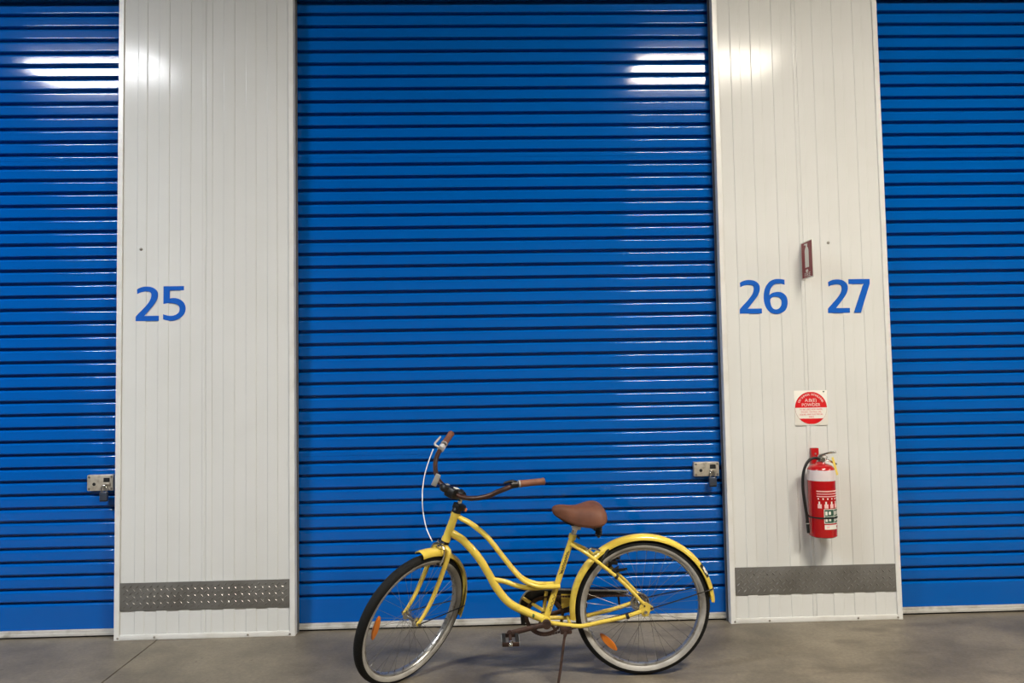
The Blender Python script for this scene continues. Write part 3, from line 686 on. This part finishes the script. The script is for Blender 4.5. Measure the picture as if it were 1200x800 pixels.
# front caliper brake: two chrome arms and a pivot in front of the crown
fb = MB(); fb.bbox(0.014, 0.032, -0.016, 0.016, -0.040, -0.014, 0.004)
for s in (1, -1):
    fb.tube(spline([(0.030, -s*0.020, -0.008), (0.034, s*0.006, -0.020), (0.032, s*0.034, -0.036), (0.028, s*0.043, -0.070), (0.024, s*0.036, -0.104)], 5), [0.0060]*21, 8, flat=0.7)
fbk = part(fb, 'front_brake', 'chrome', SM)
sub(MB().bbox(-0.018, 0.018, -0.006, 0.006, -0.006, 0.006, 0.002), 'brake_pad', 'black_rubber', fbk, TR(0.010, 0.022, -0.108))
sub(MB().bbox(-0.018, 0.018, -0.006, 0.006, -0.006, 0.006, 0.002), 'brake_pad', 'black_rubber', fbk, TR(0.010, -0.022, -0.108))
# rear brake
rb = MB()
for s in (1, -1):
    rb.tube(spline([(0.205, s*0.044, 0.548), (0.188, s*0.046, 0.580), (0.170, s*0.030, 0.604), (0.150, s*0.020, 0.612)], 4), 0.006, 8)
    rb.bbox(0.120, 0.165, s*0.024-0.007, s*0.024+0.007, 0.536, 0.552, 0.003)
    rb.tube([(0.150, s*0.058, 0.520), (0.120, s*0.052, 0.535)], 0.006, 8)
rb.tube(spline([(0.106, -0.040, 0.580), (0.112, -0.046, 0.556), (0.132, -0.052, 0.526), (0.150, -0.055, 0.502)], 4), [0.006]*5+[0.0085]*8, 8)
rb.tube([(0.135, -0.050, 0.478), (0.062, -0.046, 0.492)], [0.010, 0.006], 8); rb.bbox(0.096, 0.116, -0.052, -0.036, 0.540, 0.566, 0.003)
part(rb, 'rear_brake', 'black_steel')
part(MB().tube(spline([(0.262, 0.020, 0.606), (0.245, 0.030, 0.618), (0.222, 0.034, 0.614), (0.205, 0.032, 0.606)], 4), 0.005, 8), 'cable_noodle', 'chrome')

# ---- wheels
def tyre_mesh():
    pr = []
    for i in range(28):
        a = 2*PI*i/28; pr.append((RW-0.0245+0.0245*math.cos(a), 0.0245*math.sin(a)))
    return MB().lathe(pr, 96, 'Y', closed=True).mesh('tyre', 'tyre', 60)
def whitewall_mesh():
    mb = MB()
    for s in (1, -1):
        pr = []
        for k, rr in ((0, 0.0252), (1, 0.0240)):
            seq = range(9) if k == 0 else range(8, -1, -1)
            for i in seq:
                a = math.radians(90+55*i/8); pr.append((RW-0.0245+rr*math.cos(a), s*rr*math.sin(a)))
        mb.lathe(pr, 96, 'Y', closed=True)
    return mb.mesh('whitewall', 'whitewall', 60)
RIMR = 0.2870
def rim_mesh():
    pr = [(RIMR, -0.0145), (RIMR, 0.0145), (0.2800, 0.0150), (0.2735, 0.0140), (0.2700, 0.0085), (0.2690, 0.0), (0.2700, -0.0085), (0.2735, -0.0140), (0.2800, -0.0150)]
    return MB().lathe(pr, 96, 'Y', closed=True).mesh('rim', 'rim_alu', 40)
TY, WWM, RM = tyre_mesh(), whitewall_mesh(), rim_mesh()
SPK = MB().tube([(0, 0, 0), (0, 0, 1)], 0.00085, 5).mesh('spoke', 'spoke_steel', 60)
NIP = MB().tube([(0, 0, 0), (0, 0, 0.013)], 0.0022, 6).mesh('nipple', 'spoke_steel', 60)
def wheel(name, M, hubw, flange_r, refl_ang, rear=False):
    w_ = obj(name, RM, bike, M)
    obj('tyre', TY, w_); obj('whitewall', WWM, w_)
    if rear: hp_ = [(0, -0.074), (0.005, -0.074), (0.005, -0.058), (0.012, -0.056), (0.012, -0.040), (0.030, -0.036), (0.030, -0.031), (0.020, -0.026), (0.020, 0.026), (0.028, 0.031), (0.028, 0.035), (0.018, 0.040), (0.014, 0.058), (0.005, 0.060), (0.005, 0.078), (0, 0.078)]
    else: hp_ = [(0, -0.062), (0.0048, -0.062), (0.0048, -0.045), (0.010, -0.043), (0.012, -0.038), (0.022, -0.034), (0.022, -0.030), (0.011, -0.022), (0.010, 0.0), (0.011, 0.022), (0.022, 0.030), (0.022, 0.034), (0.012, 0.038), (0.010, 0.043), (0.0048, 0.045), (0.0048, 0.062), (0, 0.062)]
    hub = MB().lathe(hp_, 24, 'Y')
    for s in (1, -1):
        yy = (0.070 if rear else 0.055); hub.tube([(0, s*yy, 0), (0, s*(yy+0.008), 0)], 0.0085, 6)
    hub.build('hub', 'chrome', w_)
    for i in range(36):
        side = 1 if i % 2 else -1; tw = 1 if (i//2) % 2 else -1
        a = 2*PI*(i+0.5)/36; b = a+tw*math.radians(62)
        p = Vector((flange_r*math.cos(b), side*hubw, flange_r*math.sin(b))); q_ = Vector((0.2705*math.cos(a), side*0.003, 0.2705*math.sin(a)))
        d = q_-p; R_ = d.to_track_quat('Z', 'Y').to_matrix().to_4x4(); S2 = Matrix.Diagonal((1, 1, d.length, 1))
        obj('spoke', SPK, w_, TR(*p) @ R_ @ S2)
        obj('nipple', NIP, w_, TR(*(q_-d.normalized()*0.012)) @ R_)
    # oval orange reflector clipped between the spokes
    rm = MB(); n = 24; prof = []
    for k, (sc_, y) in enumerate(((0.86, 0.006), (1.0, 0.003), (1.0, -0.003), (0.86, -0.006))):
        prof.append([(0.057*sc_*math.cos(2*PI*i/n)*(1-0.06*abs(math.sin(2*PI*i/n))), y, 0.0165*sc_*math.sin(2*PI*i/n)) for i in range(n)])
    vs = [p for ring in prof for p in ring]
    rm.add(vs, [(k*n+i, k*n+(i+1) % n, (k+1)*n+(i+1) % n, (k+1)*n+i) for k in range(3) for i in range(n)]+[tuple(range(n)), tuple(3*n+i for i in range(n-1, -1, -1))])
    a = refl_ang; r = 0.230
    R_ = Matrix.Rotation(PI/2-a, 4, 'Y')
    ro = rm.build('spoke_reflector', 'orange_reflector', w_, TR(r*math.cos(a), 0.012, r*math.sin(a)) @ R_, 30)
    return w_
rwh = wheel('rear_wheel', TR(0, 0, RW), 0.033, 0.025, math.radians(-44), True)
fwh = wheel('front_wheel', SM @ TR(RAKE, 0, -FL), 0.032, 0.019, math.radians(-5))
# small white valve flaps and paint drips are left to the material

# ---- fenders
def fender(name, a0, a1, M, R0=0.348, hw=0.031):
    pr = []
    for i in range(9):
        t = -1+2*i/8; pr.append((R0-0.022*abs(t)**2.2, hw*math.sin(t*PI/2*0.92)/math.sin(PI/2*0.92)))
    inner = [(r-0.0016, y*0.97) for r, y in reversed(pr)]
    return part(MB().lathe(pr+inner, 60, 'Y', math.radians(a0), math.radians(a1), closed=True), name, 'yellow_paint', M, smooth=50)
rf_ = fender('rear_fender', -8, 176, TR(0, 0, RW))
sub(MB().tube(spline([(-0.331, -0.02, 0.022), (-0.340, -0.010, 0.016), (-0.341, 0.010, 0.016), (-0.331, 0.02, 0.022)], 4), 0.004, 8), 'fender_lip', 'yellow_paint', rf_)
ff = fender('front_fender', 72, 181, SM @ TR(RAKE, 0, -FL))
# sticker on the rear fender
ang = math.radians(146)
def ring_patch(a0, a1, y0, y1, lvl, nm, material, parent):
    pr = []
    for i in range(5):
        y = y0+(y1-y0)*i/4; t = math.asin(max(-1, min(1, y/0.031*math.sin(PI/2*0.92))))/(PI/2*0.92); pr.append((0.348-0.022*abs(t)**2.2+lvl, y*1.0+0.0006))
    inn = [(r-0.0015, y) for r, y in reversed(pr)]
    return sub(MB().lathe(pr+inn, 10, 'Y', math.radians(a0), math.radians(a1), closed=True), nm, material, parent)
ring_patch(144, 155.5, 0.004, 0.0292, 0.0008, 'black_sticker', 'decal_black', rf_)
ring_patch(147, 149.5, 0.010, 0.026, 0.0013, 'sticker_swirl', 'decal_white', rf_)
ring_patch(149.5, 151.5, 0.018, 0.027, 0.0013, 'sticker_swirl', 'decal_white', rf_)
ring_patch(151.5, 153.5, 0.010, 0.024, 0.0013, 'sticker_swirl', 'decal_white', rf_)
# fender stays
for s in (1, -1):
    part(MB().tube([(-0.028, s*0.070, 0.340), (-0.10, s*0.064, 0.356), (-0.328, s*0.030, 0.408), (-0.336, s*0.020, 0.410)], 0.0030, 8), 'fender_stay', 'black_steel')
    a = math.radians(170)
    part(MB().tube([(RAKE, s*0.056, -FL), (RAKE-0.02, s*0.056, -FL+0.005), (RAKE+0.330*math.cos(a), s*0.031, -FL+0.330*math.sin(a)), (RAKE+0.340*math.cos(a), s*0.024, -FL+0.340*math.sin(a))], 0.0028, 8), 'fender_stay', 'black_steel', SM)

# ---- drivetrain (on the far side)
cy = -0.048
ring = []
for i in range(88):
    a = 2*PI*i/88; r = 0.0945 if i % 2 else 0.0895; ring.append((bb.x+r*math.cos(a), bb.z+r*math.sin(a)))
cw = MB()
n = len(ring); inner = [(bb.x+0.078*math.cos(2*PI*i/n), bb.z+0.078*math.sin(2*PI*i/n)) for i in range(n)]
vs = [(x, y, z) for y in (cy-0.002, cy+0.002) for x, z in ring]+[(x, y, z) for y in (cy-0.002, cy+0.002) for x, z in inner]
fs = []
for i in range(n):
    j = (i+1) % n
    fs += [(i, j, n+j, n+i), (2*n+i, 3*n+i, 3*n+j, 2*n+j), (i, 2*n+i, 2*n+j, j), (n+i, n+j, 3*n+j, 3*n+i)]
cw.add(vs, fs)
for k in range(5):
    a = 2*PI*k/5+0.3
    cw.tube([(bb.x+0.015*math.cos(a), cy, bb.z+0.015*math.sin(a)), (bb.x+0.080*math.cos(a), cy, bb.z+0.080*math.sin(a))], 0.007, 8, flat=0.5)
chr_ = part(cw, 'chainring', 'rust')
part(MB().lathe([(0.012, -0.004), (0.034, -0.004), (0.036, 0.0), (0.034, 0.004), (0.012, 0.004)], 28, 'Y', c=(0, -0.046, RW), closed=True), 'rear_sprocket', 'chrome')
part(MB().lathe([(0.010, -0.003), (0.044, -0.003), (0.046, 0.0), (0.044, 0.003), (0.010, 0.003)], 28, 'Y', c=(0, -0.054, RW), closed=True), 'spoke_guard', 'rim_alu')
# chain: links along the upper and lower runs and round the chainring
ch = MB(); loop = []
for i in range(25): a = math.radians(100+ -0 + 0) if False else None
R1, R2 = 0.093, 0.036
C1, C2 = Vector((bb.x, 0, bb.z)), Vector((0, 0, RW))
ax = (C1-C2).normalized(); nx = Vector((-ax.z, 0, ax.x)); D_ = (C1-C2).length; be = math.asin((R1-R2)/D_)
t_up = nx*math.cos(be)-ax*math.sin(be); t_dn = -nx*math.cos(be)-ax*math.sin(be)
a_up, a_dn = math.atan2(t_up.z, t_up.x), math.atan2(t_dn.z, t_dn.x)
for i in range(41):
    a = a_up+(a_dn-a_up)*i/40; loop.append(C1+Vector((math.cos(a), 0, math.sin(a)))*R1)
lo0, lo1 = C1+t_dn*R1, C2+t_dn*R2
loop += [lo0.lerp(lo1, k/34) for k in range(1, 35)]
a2, a3 = a_dn % (2*PI), a_up % (2*PI)
for i in range(1, 17):
    a = a2-(a2-a3)*i/16; loop.append(C2+Vector((math.cos(a), 0, math.sin(a)))*R2)
up0, up1 = C2+t_up*R2, C1+t_up*R1
loop += [up0.lerp(up1, k/34) for k in range(1, 34)]
for i in range(len(loop)):
    p, q_ = loop[i], loop[(i+1) % len(loop)]; d = q_-p
    if d.length < 1e-4: continue
    M = TR(p.x, cy, p.z) @ d.to_track_quat('X', 'Z').to_matrix().to_4x4()
    ch.box(-0.0005, d.length*0.86, -0.0045, 0.0045, -0.0038, 0.0038, M=M)
part(ch, 'chain', 'rust', smooth=0)['kind'] = 'stuff'
# chain guard: black shell with a pale rolled edge, seen from inside
gy = -0.066
go = [(0.582, 0.300), (0.580, 0.335), (0.560, 0.372), (0.530, 0.394), (0.450, 0.396), (0.372, 0.393), (0.220, 0.385), (0.070, 0.378), (0.060, 0.366), (0.085, 0.356), (0.220, 0.346), (0.300, 0.322), (0.372, 0.300), (0.385, 0.282), (0.420, 0.330), (0.480, 0.350), (0.520, 0.340), (0.545, 0.310), (0.552, 0.262), (0.556, 0.224), (0.574, 0.228)]
cg = part(MB().prism([(x, z) for x, z in go], gy-0.0015, gy+0.0015), 'chain_guard', 'black_steel', smooth=0)
sub(MB().tube(spline([(x, gy, z) for x, z in go[:9]], 4), 0.0048, 8), 'rolled_edge', 'rim_alu', cg)
sub(MB().prism([(0.380, 0.300), (0.300, 0.326), (0.262, 0.338), (0.262, 0.368), (0.380, 0.372)], gy+0.0016, gy+0.0036), 'yellow_face', 'yellow_worn', cg, smooth=0)
sub(MB().tube([(0.566, gy+0.012, 0.362), (0.500, gy+0.020, 0.322), (0.470, gy+0.03, 0.306)], 0.0085, 8, flat=0.5), 'guard_bracket', 'yellow_worn', cg)
sub(MB().tube([(0.452, gy+0.014, 0.392), (0.462, gy+0.02, 0.330), (0.466, gy+0.03, 0.300)], 0.0085, 8, flat=0.5), 'guard_bracket', 'yellow_worn', cg)
part(MB().tube([(0.105, -0.067, 0.372), (0.098, -0.068, 0.312)], 0.005, 8), 'guard_clip', 'black_steel')

# ---- cranks and pedals
def crank(s, cx, cz, nm='crank'):
    o = part(MB().tube([(bb.x, s*0.052, bb.z), (bb.x+(cx-bb.x)*0.25, s*0.058, bb.z+(cz-bb.z)*0.25), (cx, s*0.076, cz)], [0.0165, 0.0120, 0.0130], 12, flat=0.75), nm, 'rust')
    sub(MB().lathe([(0, -0.010), (0.020, -0.010), (0.022, -0.007), (0.022, 0.007), (0.020, 0.010), (0, 0.010)], 18, 'Y', c=(bb.x, s*0.054, bb.z)), 'crank_boss', 'rust', o)
    sub(MB().lathe([(0, -0.008), (0.014, -0.008), (0.016, 0.0), (0.014, 0.008), (0, 0.008)], 14, 'Y', c=(cx, s*0.077, cz)), 'crank_eye', 'rust', o)
    y0, y1 = sorted((s*0.088, s*0.172))
    pd = MB(); pd.tube([(cx, s*0.080, cz), (cx, s*0.150, cz)], 0.0075, 12); pd.tube([(cx, s*0.088, cz), (cx, s*0.094, cz)], 0.012, 12)
    PT = TR(cx, s*0.08, cz) @ Matrix.Rotation(-0.17 if s > 0 else 0.0, 4, 'X') @ TR(-cx, -s*0.08, -cz)
    p = part(pd, 'pedal', 'rust', PT)
    for dx in (-1, 1):
        sub(MB().bbox(cx+dx*0.030-0.008, cx+dx*0.030+0.008, y0+0.004, y1-0.006, cz-0.012, cz+0.012, 0.003), 'pedal_tread', 'black_rubber', p)
        sub(MB().bbox(cx+dx*0.040-0.0015, cx+dx*0.040+0.0015, y0+0.012, y1-0.012, cz-0.008, cz+0.008, 0.001), 'pedal_reflector', 'clear_reflector', p)
    for yy in (s*0.092, s*0.166):
        sub(MB().bbox(cx-0.038, cx+0.038, yy-0.002, yy+0.002, cz-0.010, cz+0.010, 0.001), 'pedal_cage', 'rust', p)
    sub(MB().lathe([(0, 0.010), (0.006, 0.009), (0.0105, 0.004), (0.0115, 0.0), (0.0115, -0.014)], 16, 'Y', M=TR(cx, s*0.166, cz) @ Matrix.Scale(s, 4, (0, 1, 0))), 'dust_cap', 'chrome', p)
part(MB().tube([(bb.x, -0.056, bb.z), (bb.x, 0.056, bb.z)], 0.009, 12), 'axle', 'rust')
crank(1, 0.634, 0.246)
crank(-1, 2*bb.x-0.634, 2*bb.z-0.246)

# ---- kickstand
foot = BI @ Vector((0.289, -0.834, 0.006))
ksb = MB().bbox(0.345, 0.398, 0.020, 0.062, 0.226, 0.262, 0.005)
ks = part(ksb, 'kickstand_bracket', 'rust')
k0 = Vector((0.372, 0.056, 0.236))
sub(MB().tube(spline([k0, k0.lerp(foot, 0.15)+Vector((0.003, 0, 0)), k0.lerp(foot, 0.6), foot], 5), [0.0085]*4+[0.0062]*12, 10), 'kickstand_leg', 'rust', ks)
sub(MB().tube([(0.352, 0.062, 0.240), (0.352, 0.070, 0.240)], 0.008, 6), 'bracket_bolt', 'rust', ks)

# ---- saddle
secs = [  # x, half width, top z, skirt z, crown flatness
    (0.4250, 0.014, 0.805, 0.788), (0.4180, 0.027, 0.814, 0.776), (0.400, 0.034, 0.820, 0.762), (0.370, 0.040, 0.819, 0.746), (0.340, 0.048, 0.815, 0.732), (0.312, 0.062, 0.814, 0.722),
    (0.285, 0.082, 0.819, 0.720), (0.258, 0.104, 0.826, 0.720), (0.232, 0.116, 0.829, 0.722), (0.206, 0.117, 0.824, 0.728), (0.188, 0.106, 0.812, 0.738), (0.176, 0.084, 0.796, 0.750), (0.171, 0.050, 0.780, 0.760)]
NS = 20; vs = []; fs = []
for x, hw, zt, zb in secs:
    for j in range(NS):
        t = PI*j/(NS-1); cx_, sx_ = math.cos(t), math.sin(t)
        y = hw*math.copysign(abs(cx_)**0.62, cx_); z = zb+(zt-zb)*(sx_**0.72)
        if hw > 0.06: z -= 0.008*math.exp(-(y/0.018)**2)*min(1, (hw-0.06)/0.04)
        vs.append((x, y, z))
m_ = len(secs)
for i in range(m_-1):
    for j in range(NS-1): fs.append((i*NS+j, i*NS+j+1, (i+1)*NS+j+1, (i+1)*NS+j))
    fs.append((i*NS+NS-1, i*NS, (i+1)*NS, (i+1)*NS+NS-1))
fs += [tuple(range(NS)), tuple((m_-1)*NS+j for j in range(NS-1, -1, -1))]
sad = MB(); sad.add(vs, fs); so = part(sad, 'saddle', 'brown_leather', smooth=70)
md = so.modifiers.new('soft', 'SUBSURF'); md.levels = 1; md.render_levels = 2
for s in (1, -1):
    sub(MB().tube(spline([(0.400, s*0.014, 0.768), (0.350, s*0.022, 0.735), (0.300, s*0.024, 0.722), (0.240, s*0.040, 0.726), (0.215, s*0.060, 0.732)], 5), 0.0038, 8), 'saddle_rail', 'black_steel', so)
    pts = [(0.214+0.014*math.cos(i*0.7), s*0.062+0.014*math.sin(i*0.7), 0.688+0.048*i/40) for i in range(41)]
    sub(MB().tube(pts, 0.0036, 6), 'saddle_spring', 'black_steel', so)
    sub(MB().tube([(0.214, s*0.062, 0.676), (0.214, s*0.062, 0.692), (0.214, s*0.062, 0.735)], [0.005, 0.012, 0.018], 12), 'spring_cup', 'black_steel', so)
part(MB().bbox(0.292, 0.332, -0.028, 0.028, 0.704, 0.728, 0.005), 'saddle_clamp', 'lock_plate')
